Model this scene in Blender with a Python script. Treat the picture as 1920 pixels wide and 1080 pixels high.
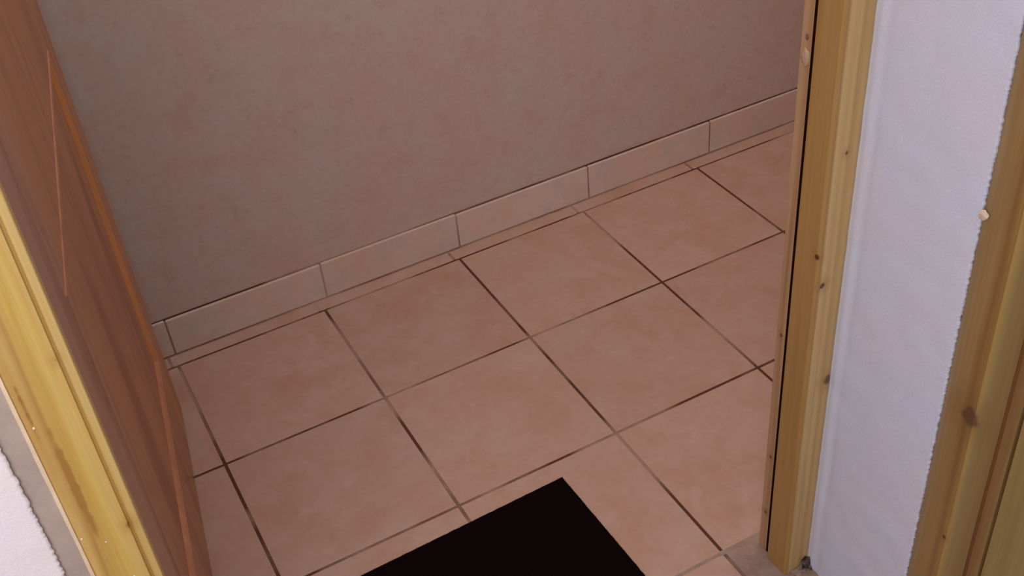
import bpy, bmesh, math, random
from mathutils import Vector, Matrix, noise

# ------------------------------------------------------------------ set-up
for o in list(bpy.data.objects):
    bpy.data.objects.remove(o)
SC = bpy.context.scene
COL = SC.collection
T = 0.32                       # one floor tile with its joint, metres
random.seed(7)


def P(u, v=0.0, z=0.0):            # tile units -> metres (u along the far wall, v away from the hall, z up)
    return Vector((u * T, v * T, z * T))


# camera (solved from the tile grid)
RM = ((0.8758128663396187, -0.4763355590809162, -0.07782196546639045),
      (-0.34852287226060275, -0.5126079243708488, -0.7847069028519058),
      (0.33389164509643043, 0.7143791367525243, -0.6149624527623765))
cd = bpy.data.cameras.new('camera')
cam = bpy.data.objects.new('camera', cd)
COL.objects.link(cam)
cp = P(-0.39920888, -5.9396968, 4.68541741)
cam.matrix_world = Matrix(((RM[0][0], -RM[1][0], -RM[2][0], cp.x),
                           (RM[0][1], -RM[1][1], -RM[2][1], cp.y),
                           (RM[0][2], -RM[1][2], -RM[2][2], cp.z),
                           (0, 0, 0, 1)))
cd.sensor_width = 36
cd.lens = 2148.457 * 36 / 1920
cd.clip_start = 0.02
SC.camera = cam

# world and lamps
w = bpy.data.worlds.new('world')
SC.world = w
w.use_nodes = True
w.node_tree.nodes['Background'].inputs[0].default_value = (0.95, 0.97, 1.0, 1)
w.node_tree.nodes['Background'].inputs[1].default_value = 0.35


def area(name, loc, target, size, size_y, power, col):
    d = bpy.data.lights.new(name, 'AREA')
    d.shape = 'RECTANGLE'
    d.size, d.size_y, d.energy, d.color = size, size_y, power, col
    o = bpy.data.objects.new(name, d)
    COL.objects.link(o)
    o.location = loc
    o.rotation_euler = (Vector(target) - Vector(loc)).to_track_quat('-Z', 'Y').to_euler()
    return o


area('hall_window_light', P(-1.95, -6.5, 4.6), P(0.0, -3.3, 1.5), 0.9, 1.0, 17.5, (0.97, 0.97, 1.0))
area('hall_overhead_fill', P(-0.6, -6.0, 7.7), P(-0.6, -5.9, 0), 0.8, 0.8, 3.5, (0.96, 0.97, 1.0))  # overhead fill added for the hall, no fitting there
area('room_overhead_fill', P(1.9, -2.2, 7.7), P(1.9, -2.2, 0), 2.6, 0.5, 18.5, (0.93, 0.97, 1.0))  # unseen overhead fill added for soft ambient light in the room
area('room_end_fill', P(6.6, -2.2, 7.0), P(5.0, -0.8, 0), 0.5, 0.5, 4.5, (1.0, 0.66, 0.42))  # warm fill added to tint the right end, no lamp known there

SC.view_settings.view_transform = 'Standard'
SC.view_settings.look = 'None'
SC.view_settings.exposure = 0.0
SC.view_settings.gamma = 1.0
SC.view_settings.use_curve_mapping = False


# ------------------------------------------------------------------ materials
def lin(r, g, b):
    f = lambda c: (c / 255 / 12.92) if c / 255 <= 0.04045 else ((c / 255 + 0.055) / 1.055) ** 2.4
    return (f(r), f(g), f(b), 1)


class NT:
    def __init__(s, name, rough=0.6, spec=0.5):
        s.m = bpy.data.materials.new(name)
        s.m.use_nodes = True
        s.t = s.m.node_tree
        s.b = s.t.nodes['Principled BSDF']
        s.b.inputs['Roughness'].default_value = rough
        s.b.inputs['Specular IOR Level'].default_value = spec

    def n(s, typ, **kw):
        nd = s.t.nodes.new(typ)
        for k, v in kw.items():
            setattr(nd, k, v)
        return nd

    def l(s, a, b):
        s.t.links.new(a, b)

    def coord(s, scale=(1, 1, 1), off=(0, 0, 0), mode='Object'):
        tc = s.n('ShaderNodeTexCoord')
        mp = s.n('ShaderNodeMapping')
        mp.inputs['Scale'].default_value = scale
        mp.inputs['Location'].default_value = off
        s.l(tc.outputs[mode], mp.inputs[0])
        return mp.outputs[0]

    def world(s, scale=(1, 1, 1)):
        g = s.n('ShaderNodeNewGeometry')
        mp = s.n('ShaderNodeMapping')
        mp.inputs['Scale'].default_value = scale
        s.l(g.outputs['Position'], mp.inputs[0])
        return mp.outputs[0]

    def noise(s, vec, scale, detail=4, rough=0.55, dist=0.0):
        nd = s.n('ShaderNodeTexNoise')
        nd.inputs['Scale'].default_value = scale
        nd.inputs['Detail'].default_value = detail
        nd.inputs['Roughness'].default_value = rough
        nd.inputs['Distortion'].default_value = dist
        s.l(vec, nd.inputs['Vector'])
        return nd.outputs['Fac']

    def ramp(s, fac, stops, interp='LINEAR'):
        r = s.n('ShaderNodeValToRGB')
        r.color_ramp.interpolation = interp
        e = r.color_ramp.elements
        while len(e) < len(stops):
            e.new(0.5)
        for el, (p, c) in zip(e, stops):
            el.position = p
            el.color = c if len(c) == 4 else (*c, 1)
        s.l(fac, r.inputs[0])
        return r.outputs[0]

    def mix(s, fac, a, b, mode='MIX'):
        m = s.n('ShaderNodeMix', data_type='RGBA', blend_type=mode)
        for sock, val in ((m.inputs[0], fac), (m.inputs[6], a), (m.inputs[7], b)):
            if hasattr(val, 'links'):
                s.l(val, sock)
            else:
                sock.default_value = val
        return m.outputs[2]

    def math(s, op, a, b=0.0):
        m = s.n('ShaderNodeMath', operation=op)
        for sock, val in zip(m.inputs, (a, b)):
            if hasattr(val, 'links'):
                s.l(val, sock)
            else:
                sock.default_value = val
        return m.outputs[0]

    def bump(s, h, strength=0.3, dist=0.001):
        b = s.n('ShaderNodeBump')
        b.inputs['Strength'].default_value = strength
        b.inputs['Distance'].default_value = dist
        s.l(h, b.inputs['Height'])
        s.l(b.outputs[0], s.b.inputs['Normal'])

    def col(s, c):
        if hasattr(c, 'links'):
            s.l(c, s.b.inputs['Base Color'])
        else:
            s.b.inputs['Base Color'].default_value = c
        return s.m


G = lambda v: (v, v, v, 1)


def ceramic(name, base, warm, cool, rough=0.42):
    """mottled glazed tile: cloudy warm and greyish patches, varied from tile to tile"""
    k = NT(name, rough, 0.35)
    vec = k.world()
    info = k.n('ShaderNodeObjectInfo')
    off = k.n('ShaderNodeVectorMath', operation='ADD')
    sc = k.n('ShaderNodeVectorMath', operation='SCALE')
    cmb = k.n('ShaderNodeCombineXYZ')
    for i in range(3):
        k.l(info.outputs['Random'], cmb.inputs[i])
    k.l(cmb.outputs[0], sc.inputs[0])
    sc.inputs['Scale'].default_value = 13.0
    k.l(vec, off.inputs[0])
    k.l(sc.outputs[0], off.inputs[1])
    v = off.outputs[0]
    n1 = k.noise(v, 9, 4, 0.6, 0.4)
    n2 = k.noise(v, 16, 5, 0.65, 0.8)
    n3 = k.noise(v, 60, 4, 0.7)
    c = k.mix(k.ramp(n1, [(0.40, G(0)), (0.66, G(1))]), base, warm)
    c = k.mix(k.ramp(n2, [(0.50, G(0)), (0.74, G(0.85))]), c, cool)
    c = k.mix(0.10, c, k.ramp(n3, [(0.3, G(0.25)), (0.7, G(1))]), 'MULTIPLY')
    tone = k.ramp(info.outputs['Random'], [(0, G(0.93)), (1, G(1.0))])
    c = k.mix(1.0, c, tone, 'MULTIPLY')
    k.bump(k.noise(v, 45, 4, 0.6), 0.10, 0.002)
    return k.col(c)


M = {}
M['tile'] = ceramic('terracotta_tile', lin(184, 149, 133), lin(180, 139, 119), lin(189, 156, 142))
M['skirt'] = ceramic('skirting_tile', lin(208, 184, 171), lin(208, 176, 158), lin(188, 178, 172), 0.5)

# grout: dark brown joint, chalky where it has been smeared
k = NT('grout', 0.95, 0.1)
n = k.noise(k.world(), 3.6, 3, 0.6)
n2 = k.noise(k.world(), 300, 2)
c = k.mix(k.ramp(n, [(0.47, G(0)), (0.60, G(1))]), lin(92, 58, 46), lin(160, 128, 112))
c = k.mix(0.3, c, k.ramp(n2, [(0.3, G(0.5)), (0.7, G(1))]), 'MULTIPLY')
M['grout'] = k.col(c)
k = NT('pale_grout', 0.95, 0.1)
M['grout_pale'] = k.col(k.ramp(k.noise(k.world(), 5, 3), [(0.4, lin(140, 106, 92)), (0.6, lin(172, 142, 128))]))

# sponged wall paint
k = NT('sponged_wall_paint', 0.8, 0.2)
v = k.world()
n1 = k.noise(v, 7, 5, 0.62, 0.5)
n2 = k.noise(v, 17, 5, 0.65, 0.3)
n3 = k.noise(v, 70, 3, 0.7)
c = k.mix(k.ramp(n1, [(0.36, G(0)), (0.64, G(1))]), lin(190, 170, 162), lin(192, 163, 151))
c = k.mix(k.ramp(n2, [(0.52, G(0)), (0.74, G(0.8))]), c, lin(186, 154, 140))
c = k.mix(k.ramp(k.noise(v, 38, 5, 0.7), [(0.60, G(0)), (0.80, G(0.5))]), c, lin(150, 134, 126))
c = k.mix(0.12, c, k.ramp(n3, [(0.3, G(0.35)), (0.7, G(1))]), 'MULTIPLY')
k.bump(n3, 0.08, 0.002)
M['wall_in'] = k.col(c)

# white textured plaster
k = NT('white_plaster', 0.75, 0.25)
v = k.world()
n1 = k.noise(v, 6, 4, 0.6)
n2 = k.noise(v, 800, 3, 0.7)
n3 = k.noise(v, 260, 3, 0.6)
c = k.mix(k.ramp(n1, [(0.35, G(0)), (0.65, G(1))]), lin(238, 232, 240), lin(242, 232, 236))
c = k.mix(0.22, c, k.ramp(k.noise(v, 520, 2, 0.8), [(0.30, G(0.55)), (0.62, G(1))]), 'MULTIPLY')
k.bump(k.math('ADD', n2, k.math('MULTIPLY', n3, 0.8)), 0.5, 0.0008)
M['plaster'] = k.col(c)

# right wall plaster, dim bluish light put into its colour; bare mortar strip
k = NT('white_plaster_dim', 0.75, 0.25)
c = k.mix(k.ramp(k.noise(k.world(), 6, 4, 0.6), [(0.35, G(0)), (0.65, G(1))]), lin(210, 216, 238), lin(216, 214, 230))
v = k.world()
c = k.mix(0.22, c, k.ramp(k.noise(v, 520, 2, 0.8), [(0.30, G(0.55)), (0.62, G(1))]), 'MULTIPLY')
k.bump(k.math('ADD', k.noise(v, 800, 3, 0.7), k.math('MULTIPLY', k.noise(v, 260, 3, 0.6), 0.7)), 0.5, 0.0008)
M['plaster_r'] = k.col(c)

k = NT('grey_mortar', 0.9, 0.15)
v = k.world()
c = k.ramp(k.noise(v, 30, 5, 0.6), [(0.3, lin(162, 146, 138)), (0.7, lin(178, 162, 152))])
k.bump(k.noise(v, 500, 3), 0.35, 0.001)
M['mortar'] = k.col(c)

k = NT('dirty_cement', 0.95, 0.1)
v = k.world()
c = k.ramp(k.noise(v, 40, 5, 0.6), [(0.3, lin(138, 114, 102)), (0.7, lin(166, 138, 124))])
k.bump(k.noise(v, 300, 3), 0.4, 0.001)
M['cement'] = k.col(c)

k = NT('dark_foot_shade', 0.95, 0.1)  # dark tone standing for the shadowed hole beside the post
M['foot_shade'] = k.col(k.ramp(k.noise(k.world(), 160, 4), [(0.35, lin(34, 26, 26)), (0.7, lin(120, 104, 102))]))

k = NT('black_mat', 1.0, 0.05)
c = k.ramp(k.noise(k.world(), 900, 2), [(0.3, lin(8, 2, 4)), (0.75, lin(24, 10, 12))])
k.bump(k.noise(k.world(), 700, 2), 0.8, 0.002)
M['mat'] = k.col(c)
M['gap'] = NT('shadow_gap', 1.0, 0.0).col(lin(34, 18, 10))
M['pale'] = NT('pale_catch', 0.5, 0.4).col(lin(178, 150, 122))
M['plaster_chip'] = NT('plaster_chip', 0.8, 0.2).col(lin(214, 190, 172))
M['speck'] = NT('paint_speck', 0.7, 0.3).col(lin(240, 236, 228))
M['groove_dull'] = NT('dull_brown', 0.8, 0.2).col(lin(120, 92, 72))
M['ceil'] = NT('ceiling_paint', 0.9, 0.2).col(lin(216, 208, 204))


def wood(name, light, mid, dark, base=(0, 0, 0), knots=(), rough=0.4, seed=0.0, spec=0.4,
         streak=0.6, across=38.0, bands=None):
    """varnished pine: grain drawn along z; knots = (point, radius)"""
    k = NT(name, rough, spec)
    v = k.coord((across, across, 1.3), (seed, seed * 1.7, seed * 0.3))
    vs = k.coord((14, 14, 0.9), (seed * 2.1, seed, 1.0))
    n1 = k.noise(v, 1.0, 5, 0.6, 0.7)
    n2 = k.noise(vs, 1.0, 3, 0.55, 0.9)
    fine = k.noise(k.coord((260, 260, 5)), 1.0, 3, 0.6)
    c = k.mix(k.ramp(n2, [(0.34, G(0)), (0.66, G(1))]), light, mid)
    if bands:                  # colour bands across the board: (axis, lo, hi, wobble, stops)
        ax, lo, hi, wob_, stops = bands
        sep = k.n('ShaderNodeSeparateXYZ')
        k.l(k.coord(), sep.inputs[0])
        q = k.math('ADD', sep.outputs[ax], k.math('MULTIPLY', k.math('SUBTRACT', n2, 0.5), wob_))
        q = k.math('DIVIDE', k.math('SUBTRACT', q, lo), hi - lo)
        bc = k.ramp(q, stops)
        c = k.mix(0.70, c, bc)
    c = k.mix(k.math('MULTIPLY', k.ramp(n1, [(0.46, G(0)), (0.66, G(1))]), streak), c, dark)
    c = k.mix(0.22, c, k.ramp(fine, [(0.3, G(0.35)), (0.7, G(1))]), 'MULTIPLY')
    tc = k.coord()
    for kn_ in knots:
        pt, r, kc = kn_[:3]
        zs = kn_[3] if len(kn_) > 3 else 0.85
        wob = k.n('ShaderNodeTexNoise')
        wob.inputs['Scale'].default_value = 90
        k.l(tc, wob.inputs['Vector'])
        sub = k.n('ShaderNodeVectorMath', operation='SUBTRACT')
        k.l(tc, sub.inputs[0])
        sub.inputs[1].default_value = Vector(pt) - Vector(base)
        sq = k.n('ShaderNodeVectorMath', operation='MULTIPLY')
        k.l(sub.outputs[0], sq.inputs[0])
        sq.inputs[1].default_value = (1, 1, zs)
        ln = k.n('ShaderNodeVectorMath', operation='LENGTH')
        k.l(sq.outputs[0], ln.inputs[0])
        d = k.math('ADD', ln.outputs['Value'], k.math('MULTIPLY', k.math('SUBTRACT', wob.outputs['Fac'], 0.5), r * 0.9))
        halo = k.ramp(k.math('DIVIDE', d, r * 4.0), [(0.0, G(0.55)), (0.9, G(0))])
        core = k.ramp(k.math('DIVIDE', d, r * 1.6), [(0.45, G(0.9)), (0.70, G(0))])
        c = k.mix(halo, c, dark)
        c = k.mix(core, c, kc)
    k.bump(n1, 0.06, 0.002)
    return k.col(c)


# ------------------------------------------------------------------ mesh helpers
def link(name, bm, mat, parent=None, base=(0, 0, 0), smooth=False):
    me = bpy.data.meshes.new(name)
    bmesh.ops.recalc_face_normals(bm, faces=bm.faces[:])
    bmesh.ops.translate(bm, verts=bm.verts[:], vec=-Vector(base))
    bm.to_mesh(me)
    bm.free()
    me.materials.append(mat)
    if smooth:
        for p in me.polygons:
            p.use_smooth = True
    o = bpy.data.objects.new(name, me)
    COL.objects.link(o)
    if parent:
        o.parent = parent
    else:
        o.location = base
    return o


def empty(name, loc):
    o = bpy.data.objects.new(name, None)
    COL.objects.link(o)
    o.location = loc
    o.empty_display_size = 0.1
    return o


def tag(o, label=None, cat=None, kind=None, group=None):
    for kk, vv in (('label', label), ('category', cat), ('kind', kind), ('group', group)):
        if vv:
            o[kk] = vv
    return o


def box(u0, u1, v0, v1, z0, z1, bev=0.0, seg=2, bm=None):
    """box in tile units, bevel in metres"""
    own = bm or bmesh.new()
    b2 = bmesh.new()
    r = bmesh.ops.create_cube(b2, size=1)
    a, b = P(u0, v0, z0), P(u1, v1, z1)
    for q in r['verts']:
        q.co = Vector((a[i] + (b[i] - a[i]) * (q.co[i] + 0.5) for i in range(3)))
    if bev:
        bmesh.ops.bevel(b2, geom=b2.edges[:], offset=bev, segments=seg, affect='EDGES', profile=0.5)
    me = bpy.data.meshes.new('tmp')
    b2.to_mesh(me)
    b2.free()
    own.from_mesh(me)
    bpy.data.meshes.remove(me)
    return own


def extrude_profile(pts, z0, z1, rows=1, wob=None):
    """closed outline in (u, v) drawn up from z0 to z1 (tile units)"""
    bm = bmesh.new()
    rings = []
    for i in range(rows + 1):
        z = z0 + (z1 - z0) * i / rows
        ring = []
        for (u, v) in pts:
            du, dv = wob(u, v, z) if wob else (0, 0)
            ring.append(bm.verts.new(P(u + du, v + dv, z)))
        rings.append(ring)
    n_ = len(pts)
    for a, b in zip(rings, rings[1:]):
        for i in range(n_):
            bm.faces.new((a[i], a[(i + 1) % n_], b[(i + 1) % n_], b[i]))
    bm.faces.new(rings[0][::-1])
    bm.faces.new(rings[-1])
    return bm


def blob(center, rad, seed=0, rough=0.25, sub=2):
    bm = bmesh.new()
    bmesh.ops.create_icosphere(bm, subdivisions=sub, radius=1)
    for q in bm.verts:
        f = 1 + rough * noise.noise(q.co * 2.1 + Vector((seed, 0, 0)))
        q.co = Vector(center) + Vector((q.co[i] * rad[i] * f for i in range(3)))
    return bm


# ------------------------------------------------------------------ the setting: floor
VW = 0.140                      # far wall face
VH, VR = -3.262, -3.050         # hall face and room face of the partition with the doorway
UR = 2.303                      # face of the hall's right wall
H = 7.9                         # ceiling height
DT = 6.5                        # door head

fl = link('floor', box(-3.2, 8.2, -9.6, 0.4, -0.30, -0.0045), M['grout'])
tag(fl, 'dark brown grouted floor under the square terracotta tiles', 'floor', 'structure')
J = 0.0088                      # half joint


def tile_obj(name, me, loc, parent):
    o = bpy.data.objects.new(name, me)
    COL.objects.link(o)
    o.location = loc
    o.parent = parent
    o.matrix_parent_inverse = parent.matrix_world.inverted()
    return o


def tile_mesh(su, sv, mat):
    bm = box(-su / 2 + J, su / 2 - J, -sv / 2 + J, sv / 2 - J, -0.025, 0.0, 0.0009, 2)
    me = bpy.data.meshes.new('tile')
    bm.to_mesh(me)
    bm.free()
    me.materials.append(mat)
    return me


full = tile_mesh(1, 1, M['tile'])
cut = tile_mesh(1, 0.118, M['tile'])
for iu in range(-3, 8):
    tile_obj('tile', cut, P(iu + 0.5 - 0.035, 0.059, -0.0008), fl)
    for iv in range(0, 9):
        if iv == 3:
            continue
        o = tile_obj('tile', full, P(iu + 0.5, -iv - 0.5, -random.random() * 0.0012), fl)
link('joint_filler', box(-3.0, 8.0, 0.012, 0.119, -0.01, -0.0030), M['grout_pale'], fl)
link('joint_filler', box(1.3, 2.35, -3.014, -2.986, -0.01, -0.0012), M['cement'], fl)
thr = tile_mesh(1, 1, M['cement'])
for iu in range(-3, 8):
    tile_obj('threshold_tile' if False else 'tile', thr if iu in (2,) else full, P(iu + 0.5, -3.5, -0.0008), fl)

# far wall with its tiled skirting
wb = link('wall_back', box(-3.2, 8.2, VW, VW + 0.35, 0, H), M['wall_in'])
tag(wb, 'sponge painted brownish pink wall at the far side of the tiled room', 'wall', 'structure')
bb = link('baseboard_back', box(-3.2, 8.2, VW - 0.0215, VW + 0.0, -0.004, 0.266), M['grout_pale'])
tag(bb, 'skirting of long low ceramic tiles along the far wall', 'skirting', 'structure')
js = [-3.15, -2.09, -1.03, 0.018, 1.062, 2.063, 3.123, 4.195, 5.22, 6.26, 7.30, 8.15]
for i, (a, b) in enumerate(zip(js, js[1:])):
    g = 0.0052
    jit = random.uniform(-0.0012, 0.0004)
    bm = box(a + g, b - g, 0.117 + jit, VW - 0.002, 0.005, 0.272 + random.uniform(-0.004, 0.004), 0.0012, 2)
    link('skirting_tile', bm, M['skirt'], bb)

link('joint_filler', box(-3.2, 8.2, VW - 0.006, VW, 0.26, 0.2805), M['grout'], bb)

# side walls of the tiled room and ceilings
tag(link('wall_left', box(-3.5, -3.2, -9.6, VW + 0.35, 0, H), M['wall_in']),
    'brownish pink wall closing the left end of the room', 'wall', 'structure')
tag(link('wall_end', box(8.2, 8.5, VH, VW + 0.35, 0, H), M['wall_in']),
    'brownish pink wall closing the right end of the room', 'wall', 'structure')
tag(link('ceiling', box(-3.5, 8.5, -9.6, VW + 0.35, H, H + 0.3), M['ceil']),
    'pale ceiling over hall and room', 'ceiling', 'structure')

# partition with the doorway (hall side white plaster, room side sponge paint)
LJ, RJ = -0.4725, 2.165         # inner faces of the door frame
wf = link('wall_front', box(-3.2, -0.660, VH + 0.004, VR, 0, H), M['mortar'])
box_bm = box(2.300, 8.2, VH + 0.004, VR, 0, H)
link('partition_right', box_bm, M['wall_in'], wf)
link('partition_lintel', box(-0.660, 2.300, VH + 0.004, VR, DT + 0.24, H), M['wall_in'], wf)
tag(wf, 'partition wall of grey mortar and white plaster left of the doorway', 'wall', 'structure')


def plaster_sheet(axis, a0, a1, plane, out, z0, z1, edge0, edge1, na, nz, th, seed, prof=None):
    """thin coat of plaster: front grid with a rough skin, ragged ends, closed at the back"""
    bm = bmesh.new()
    sgn = out
    g = []
    for j in range(nz + 1):
        z = z0 + (z1 - z0) * j / nz
        row = []
        e0 = edge0(z) if edge0 else 0
        e1 = edge1(z) if edge1 else 0
        for i in range(na + 1):
            t = i / na
            t = 0.5 - 0.5 * math.cos(math.pi * t) if na > 20 else t
            a = a0 * (1 - t) + a1 * t + e0 * (1 - t) ** 12 + e1 * t ** 12
            d = th + 0.0024 * noise.noise(Vector((a * 8, z * 8, seed))) + 0.0004 * noise.noise(Vector((a * 40, z * 40, seed + 5)))
            if prof:
                d += prof(a, z)
            if i == na and edge1:
                d *= 0.9
            pl = plane + sgn * d
            row.append(bm.verts.new(P(a, pl, z) if axis == 'u' else P(pl, a, z)))
        g.append(row)
    for j in range(nz):
        for i in range(na):
            bm.faces.new((g[j][i], g[j][i + 1], g[j + 1][i + 1], g[j + 1][i]))
    bnd = [e for e in bm.edges if e.is_boundary]
    r = bmesh.ops.extrude_edge_only(bm, edges=bnd)
    back = [q for q in r['geom'] if isinstance(q, bmesh.types.BMVert)]
    for q in back:
        if axis == 'u':
            q.co.y = plane * T
        else:
            q.co.x = plane * T
    bmesh.ops.contextual_create(bm, geom=[e for e in bm.edges if e.is_boundary])
    return bm


def ragged(amp, seed):
    def f(z):
        return amp * (0.55 * noise.noise(Vector((seed, z * 5, 0))) + 0.45 * noise.noise(Vector((seed, z * 24, 3)))
                      + 0.6 * noise.noise(Vector((seed, z * 70, 8))) + 0.35 * noise.noise(Vector((seed, z * 130, 2))))
    return f


bm = plaster_sheet('u', -3.2, -0.728, VH + 0.003, -1, 0, H, None, ragged(0.009, 2.0), 24, 1800, 0.012, 1.0)
o = link('plaster_coat', bm, M['plaster'], wf, smooth=True)
tag(o, 'white rough plaster coat with a ragged edge')

# right-hand hall wall: white plaster from the door frame to the second doorway
wr = link('wall_right', box(UR + 0.024, UR + 0.37, -3.850, VH, 0, H), M['mortar'])
tag(wr, 'narrow white plastered wall between the two wooden door frames', 'wall', 'structure')


def rprof(a, z):
    d = a - (-3.290)
    lip = 0.003 * math.exp(-((d + 0.014) / 0.012) ** 2)
    dip = -0.006 * math.exp(-((d + 0.052) / 0.014) ** 2) * (0.6 + 0.5 * noise.noise(Vector((z * 2, 4, 1))))
    return lip + dip


bm = plaster_sheet('v', -3.8485, -3.271, UR + 0.024, -1, 0, H, ragged(0.008, 9.0), None, 40, 1800, 0.024, 4.0, rprof)
o = link('plaster_coat', bm, M['plaster_r'], wr, smooth=True)
tag(o, 'white rough plaster coat with ragged edges')
link('wall_over_door', box(UR + 0.01, UR + 0.37, -6.94, -3.850, DT + 0.24, H), M['plaster'], wr)
link('wall_beyond_door', box(UR + 0.01, UR + 0.37, -9.6, -6.94, 0, H), M['plaster'], wr)
# chip of plaster smeared over the second frame
zc = 2.434
ch = bmesh.new()
cpts = [(2.303, -3.845, 0.012), (2.297, -3.846, -0.002), (2.304, -3.846, -0.024), (2.306, -3.862, 0.020), (2.296, -3.862, 0.004),
        (2.302, -3.866, -0.020), (2.310, -3.878, 0.004), (2.303, -3.879, -0.006), (2.319, -3.856, 0.0)]
vv = [ch.verts.new(P(a, b, zc + c)) for a, b, c in cpts]
bmesh.ops.convex_hull(ch, input=vv)
o = link('plaster_chip', ch, M['plaster_chip'], wr)
tag(o, 'small chip of plaster stuck out over the wooden frame')

# ------------------------------------------------------------------ first door frame
PINE = dict(light=lin(214, 178, 112), mid=lin(206, 160, 84), dark=lin(164, 112, 52))
b1 = P(0.85, -3.16, 0)
t1 = empty('trim_1', b1)
tag(t1, 'yellow pine frame around the open doorway onto the tiled room', 'door frame', 'structure')
kn_l = [(P(-0.511, -3.285, 2.750), 0.0030, lin(84, 50, 20)), (P(-0.505, -3.28, 2.08), 0.0040, lin(150, 104, 56)),
        (P(-0.600, -3.28, 2.31), 0.0042, lin(158, 112, 58), 0.055), (P(-0.632, -3.28, 2.62), 0.0022, lin(150, 104, 54), 0.05)]
M['pine_l'] = wood('pine_casing', lin(214, 190, 126), lin(204, 168, 84), lin(168, 124, 60), b1, kn_l, 0.42, 3.0, across=26, streak=0.5,
                   bands=(0, P(-0.6515).x - b1.x, P(LJ).x - b1.x, 0.055,
                          [(0.0, lin(196, 150, 84)), (0.14, lin(206, 170, 108)), (0.24, lin(170, 122, 62)), (0.32, lin(206, 168, 92)),
                           (0.55, lin(208, 172, 82)), (0.72, lin(210, 180, 108)), (0.82, lin(204, 166, 92)), (1.0, lin(206, 176, 120))]))
kn_r = [(P(2.20, -3.28, 1.80), 0.0045, lin(70, 52, 30)), (P(2.29, -3.285, 1.25), 0.0075, lin(84, 66, 48)),
        (P(2.165, -3.262, 1.95), 0.004, lin(70, 46, 20)), (P(2.245, -3.28, 2.40), 0.003, lin(84, 60, 34))]
M['pine_r'] = wood('pine_post', lin(196, 166, 112), lin(186, 150, 92), lin(154, 108, 56), b1, kn_r, 0.42, 8.0, across=34, streak=0.45,  # same pine as the casing, darkened for the dimmer right side
                   bands=(0, P(2.165).x - b1.x, P(2.302).x - b1.x, 0.010,  # shade of the inner face painted as the darker first band
                          [(0.0, lin(164, 122, 66)), (0.10, lin(158, 114, 58)), (0.20, lin(214, 182, 122)), (0.42, lin(196, 164, 112)), (0.56, lin(206, 174, 118)),
                           (0.66, lin(182, 144, 90)), (0.84, lin(198, 164, 104)), (1.0, lin(170, 146, 104))]))
FV = -3.275
# left casing: flat board, groove, jamb edge
bm = extrude_profile([(-0.6515, VH + 0.004), (-0.6515, FV + 0.004), (-0.6475, FV), (-0.5085, FV), (-0.5045, FV + 0.007), (-0.4985, FV + 0.013),
                      (-0.4965, FV + 0.004), (-0.4930, FV), (LJ - 0.003, FV), (LJ, FV + 0.003), (LJ, VH + 0.004)], 0, DT, 1)
link('casing', bm, M['pine_l'], t1, b1)
link('jamb', box(-0.655, LJ, VH + 0.004, VR, 0, DT), M['pine_l'], t1, b1)
# thin pale bead of filler along the outer edge of the casing
bm = extrude_profile([(-0.664, VH + 0.004), (-0.664, FV + 0.004), (-0.660, FV - 0.001), (-0.653, FV - 0.001), (-0.6516, FV + 0.004), (-0.6516, VH + 0.004)],
                     0, DT, 160, lambda u, v, z: ((0.0025 * noise.noise(Vector((z * 6, 1, 2))) if u < -0.655 else 0), 0))
k = NT('pale_filler', 0.7, 0.2)
M['filler'] = k.col(k.ramp(k.noise(k.world(), 50, 4), [(0.3, lin(214, 190, 160)), (0.7, lin(230, 208, 178))]))
link('filler_bead', bm, M['filler'], t1, b1)
# right post with an eased arris, shadow gap, recessed lining
bm = extrude_profile([(2.308, FV), (2.308, -3.142), (RJ, -3.142), (RJ, FV + 0.012), (RJ + 0.004, FV + 0.004), (RJ + 0.012, FV)],
                     0, DT, 1)
# worn rounded foot
for q in bm.verts:
    pass
link('post', bm, M['pine_r'], t1, b1)
link('gap_shade', box(2.1866, 2.30, -3.142, -3.1030, 0, DT), M['gap'], t1, b1)  # near-black strip painted in for the shade inside the gap
M['lining'] = wood('pine_lining', lin(188, 152, 116), lin(178, 134, 98), lin(136, 92, 62), b1,
                   [(P(2.186, -3.08, 1.41), 0.003, lin(110, 66, 50)), (P(2.186, -3.08, 0.66), 0.003, lin(100, 70, 56)),
                    (P(2.186, -3.08, 0.27), 0.003, lin(96, 70, 60))], 0.5, 5.0)
link('lining', box(2.1845, 2.30, -3.1035, -3.049, 0, DT, 0.0006, 1), M['lining'], t1, b1)
o = link('catch', blob(P(2.1845, -3.080, 2.725), (0.0028, 0.0065, 0.0115), 1.0, 0.25, 3), M['pale'], t1, b1, True)
tag(o, 'small pale door catch')
link('catch_hole', blob(P(2.1845, -3.080, 2.805), (0.0012, 0.003, 0.004), 2.0, 0.2), M['groove_dull'], t1, b1)
# head of the frame
link('head', box(-0.6515, 2.302, FV, VR, DT, DT + 0.235, 0.001), M['pine_l'], t1, b1)
# paint specks on the left casing
for (pu, pz, r) in ((-0.5515, 1.862, 0.0013), (-0.632, 2.56, 0.0012), (-0.585, 2.05, 0.0009), (-0.643, 2.10, 0.0010)):
    link('paint_speck', blob(P(pu, FV - 0.0005, pz), (r, 0.0006, r * 1.2), pz, 0.5, 1), M['speck'], t1, b1)
# foot of the post: dark lump painted as the shadowed hole, then cement crumb
link('mortar_shade_crumb', blob(P(2.293, -3.288, 0.02), (0.010, 0.007, 0.013), 5.0, 0.9, 3), M['foot_shade'], t1, b1)
link('mortar_shade_crumb', blob(P(2.245, -3.287, 0.005), (0.016, 0.006, 0.004), 6.0, 0.9, 3), M['cement'], t1, b1)

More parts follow.
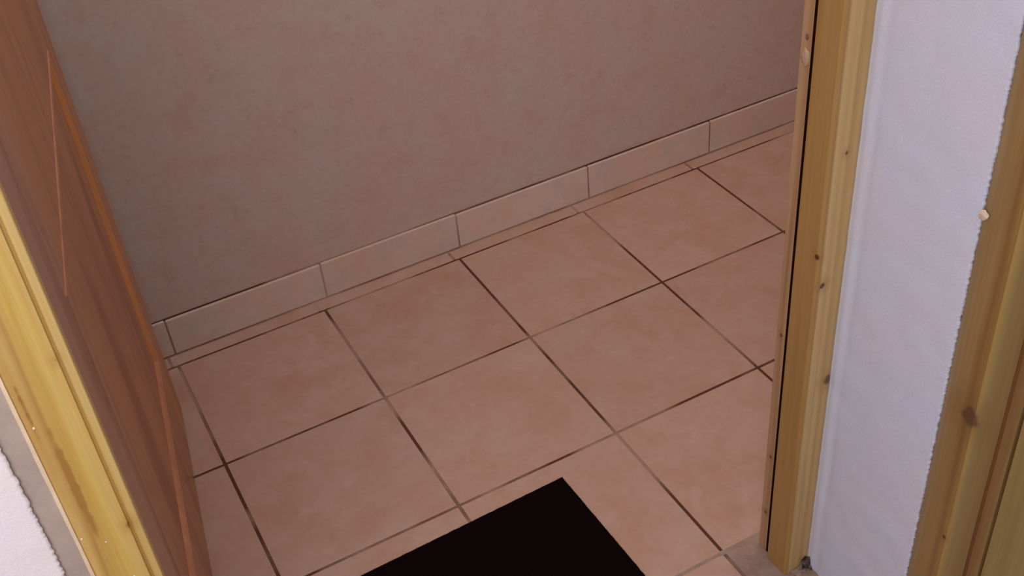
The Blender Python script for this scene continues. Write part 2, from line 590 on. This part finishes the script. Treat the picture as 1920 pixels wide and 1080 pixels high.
# ------------------------------------------------------------------ first door leaf, swung into the room
hx = P(-0.490, -3.010, 0)
ex = P(-0.083, -0.370, 0)
L = (ex - hx).length / T
d1 = empty('door_1', hx)
ang = math.atan2(ex.y - hx.y, ex.x - hx.x)
d1.rotation_euler = (0, 0, ang)
tag(d1, 'brown varnished wooden door leaf standing open into the tiled room', 'door', 'structure')
LB = (0, 0.0, L * T, 0.10,  # purplish varnish sheen painted into the hinge-side bands
      [(0.0, lin(166, 132, 122)), (0.14, lin(164, 128, 112)), (0.22, lin(176, 122, 84)), (0.36, lin(168, 108, 70)), (0.55, lin(178, 118, 78)),
       (0.80, lin(166, 106, 66)), (0.88, lin(190, 126, 70)), (1.0, lin(172, 110, 66))])
kn_d = [((1.96 * T, 0.0, 2.48 * T), 0.0050, lin(84, 42, 24)), ((1.2 * T, 0.0, 2.66 * T), 0.0035, lin(90, 50, 30)),
        ((1.54 * T, 0.0, 0.74 * T), 0.0040, lin(96, 52, 30)), ((0.33 * T, 0.0, 2.08 * T), 0.0035, lin(100, 58, 40))]
BR = [wood('door_brown_%s' % nme, lin(190, 138, 102), lin(178, 118, 80), lin(134, 82, 54), (0, 0, 0), kn_d, 0.34, sd, 0.5, 0.85, ac, LB)
      for nme, sd, ac in (('stile', 1.0, 24), ('panel', 4.0, 12), ('rail', 9.0, 14))]
BR.append(wood('door_moulding_lit', lin(206, 142, 84), lin(192, 124, 64), lin(150, 92, 48), (0, 0, 0), (), 0.34, 2.0, 0.5, 0.5, 20))  # light caught by the lock-side bevel put into this orange
BR.append(wood('door_moulding_red', lin(198, 138, 104), lin(184, 120, 84), lin(146, 90, 60), (0, 0, 0), (), 0.34, 7.0, 0.5, 0.5, 9))
TH = 0.125
z0, z1 = 0.022, DT - 0.03
SW = 0.36
R1, R2, R3, R4 = 0.64, 2.52, 3.20, z1 - 0.42


def leaf_box(name, a0, a1, zz0, zz1, mat, y0=0.0, y1=TH, bev=0.0006):
    return link(name, box(a0, a1, y0, y1, zz0, zz1, bev, 2), mat, d1)


leaf_box('stile', 0.0, SW, z0, z1, BR[0])
bm = extrude_profile([(L - SW, 0), (L - 0.05, 0), (L - 0.02, 0.006), (L - 0.004, 0.022), (L, 0.045), (L, TH), (L - SW, TH)], z0, z1, 1)
link('stile', bm, BR[0], d1)
leaf_box('rail', SW, L - SW, z0, R1, BR[2])
leaf_box('rail', SW, L - SW, R2, R3, BR[2])
leaf_box('rail', SW, L - SW, R4, z1, BR[2])
for (pa, pb) in ((R1, R2), (R3, R4)):
    link('panel', box(SW, L - SW, 0.016, TH - 0.016, pa, pb), BR[1], d1)
    # sloped moulding framing the panel, mitred at the corners
    corners = lambda q: [(SW + q, pa + q), (L - SW - q, pa + q), (L - SW - q, pb - q), (SW + q, pb - q)]
    prof = ((-0.006, 0.001), (0.0, -0.004), (0.022, -0.004), (0.05, 0.004), (0.075, 0.017))
    for side, mm in enumerate((BR[4], BR[3], BR[4], BR[0])):      # bottom, lock side, top, hinge side
        bm = bmesh.new()
        prev = None
        for (q, y) in prof:
            c4 = corners(q)
            a, b = c4[side], c4[(side + 1) % 4]
            cur = (bm.verts.new(P(a[0], y, a[1])), bm.verts.new(P(b[0], y, b[1])))
            if prev:
                bm.faces.new((prev[0], prev[1], cur[1], cur[0]))
            prev = cur
        link('moulding', bm, mm, d1)
for hz in (0.8, 5.6):
    bm = bmesh.new()
    bmesh.ops.create_cone(bm, cap_ends=True, segments=16, radius1=0.006, radius2=0.006, depth=0.08)
    bmesh.ops.translate(bm, verts=bm.verts[:], vec=P(-0.022, 0.02, hz))
    link('hinge', bm, NT('hinge_steel', 0.4).col(lin(150, 140, 120)), d1)

# ------------------------------------------------------------------ second doorway in the right wall
b2 = P(2.33, -5.4, 0)
t2 = empty('trim_2', b2)
tag(t2, 'knotty yellow pine frame at the right edge beside the white wall', 'door frame', 'structure')
kn2 = [(P(2.32, -3.972, 1.590), 0.0125, lin(96, 68, 48)), (P(2.32, -3.983, 0.92), 0.0028, lin(70, 44, 18))]
M['pine_2'] = wood('pine_casing_second', lin(166, 138, 90), lin(152, 118, 68), lin(122, 84, 46), b2, kn2, 0.42, 12.0, across=30, streak=0.4,
                   bands=(1, P(0, -3.8485).y - b2.y, P(0, -4.160).y - b2.y, 0.016,  # ridge highlight and shade of the turned half painted into the bands
                          [(0.0, lin(140, 118, 94)), (0.12, lin(150, 120, 82)), (0.26, lin(154, 122, 76)), (0.36, lin(134, 92, 54)), (0.44, lin(158, 124, 66)),
                           (0.49, lin(172, 146, 86)), (0.56, lin(138, 122, 82)), (0.74, lin(128, 104, 66)), (0.86, lin(126, 90, 62)), (1.0, lin(146, 118, 70))]))
UF = 2.320
# profile: flat face, ridge, sloping inner half
bm = extrude_profile([(UR + 0.30, -3.8485), (UF, -3.8485), (UF, -3.985), (UF - 0.003, -3.993), (UF, -4.001), (UF + 0.018, -4.092), (UR + 0.30, -4.092)], 0, DT, 1)
link('casing', bm, M['pine_2'], t2, b2)
M['groove_brown'] = NT('brown_groove', 0.7, 0.2).col(lin(120, 78, 44))
link('groove', box(UF + 0.024, UR + 0.28, -4.116, -4.090, 0, DT), M['groove_brown'], t2, b2)
link('jamb', box(UF + 0.010, UR + 0.30, -4.160, -4.112, 0, DT, 0.0008), M['pine_2'], t2, b2)
link('casing', box(UF, UR + 0.30, -6.94, -6.70, 0, DT, 0.001), M['pine_2'], t2, b2)
link('jamb', box(UF + 0.010, UR + 0.30, -6.70, -6.652, 0, DT, 0.001), M['pine_2'], t2, b2)
link('head', box(UF, UR + 0.30, -6.94, -3.8485, DT, DT + 0.235, 0.001), M['pine_2'], t2, b2)

d2 = empty('door_2', P(2.36, -5.4, 0))
tag(d2, 'closed greenish brown wooden door at the right edge of the picture', 'door', 'structure')
M['door2'] = wood('door_olive', lin(158, 140, 90), lin(150, 130, 80), lin(128, 104, 60), P(2.36, -5.4, 0), (), 0.45, 15.0, streak=0.4)
bb2 = P(2.36, -5.4, 0)
link('stile', box(UF + 0.016, UF + 0.14, -4.60, -4.170, 0.02, DT - 0.01, 0.001), M['door2'], d2, bb2)
link('stile', box(UF + 0.016, UF + 0.14, -6.645, -6.22, 0.02, DT - 0.01, 0.001), M['door2'], d2, bb2)
for a, b in ((0.02, 0.66), (3.05, 3.45), (DT - 0.45, DT - 0.01)):
    link('rail', box(UF + 0.016, UF + 0.14, -6.22, -4.60, a, b, 0.001), M['door2'], d2, bb2)
for a, b in ((0.66, 3.05), (3.45, DT - 0.45)):
    link('panel', box(UF + 0.045, UF + 0.11, -6.22, -4.60, a, b), M['door2'], d2, bb2)

# ------------------------------------------------------------------ doormat lying across the threshold
mc = P(1.5697, -2.1295, 0)
rot = math.radians(1.2)
bm = bmesh.new()
nx, ny = 90, 60
WX, WY = 1.88 * T, 1.25 * T
tv = {}
for j in range(ny + 1):
    for i in range(nx + 1):
        x, y = -WX * (1 - i / nx), -WY * (1 - j / ny)
        edge = min(i, nx - i, j, ny - j)
        zz = 0.0045 + 0.0012 * noise.noise(Vector((x * 160, y * 160, 0)))
        if edge == 0:
            zz = 0.0022
            x += 0.0009 * noise.noise(Vector((x * 90, y * 90, 4)))
            y += 0.0009 * noise.noise(Vector((x * 90, y * 90, 9)))
        tv[i, j] = bm.verts.new((x, y, zz))
for j in range(ny):
    for i in range(nx):
        bm.faces.new((tv[i, j], tv[i + 1, j], tv[i + 1, j + 1], tv[i, j + 1]))
r = bmesh.ops.extrude_edge_only(bm, edges=[e for e in bm.edges if e.is_boundary])
for q in r['geom']:
    if isinstance(q, bmesh.types.BMVert):
        q.co.z = 0.0
bmesh.ops.contextual_create(bm, geom=[e for e in bm.edges if e.is_boundary])
mt = link('doormat', bm, M['mat'])
mt.location = mc
mt.rotation_euler = (0, 0, rot)
tag(mt, 'plain black rectangular doormat lying on the terracotta tiles in the doorway', 'doormat')
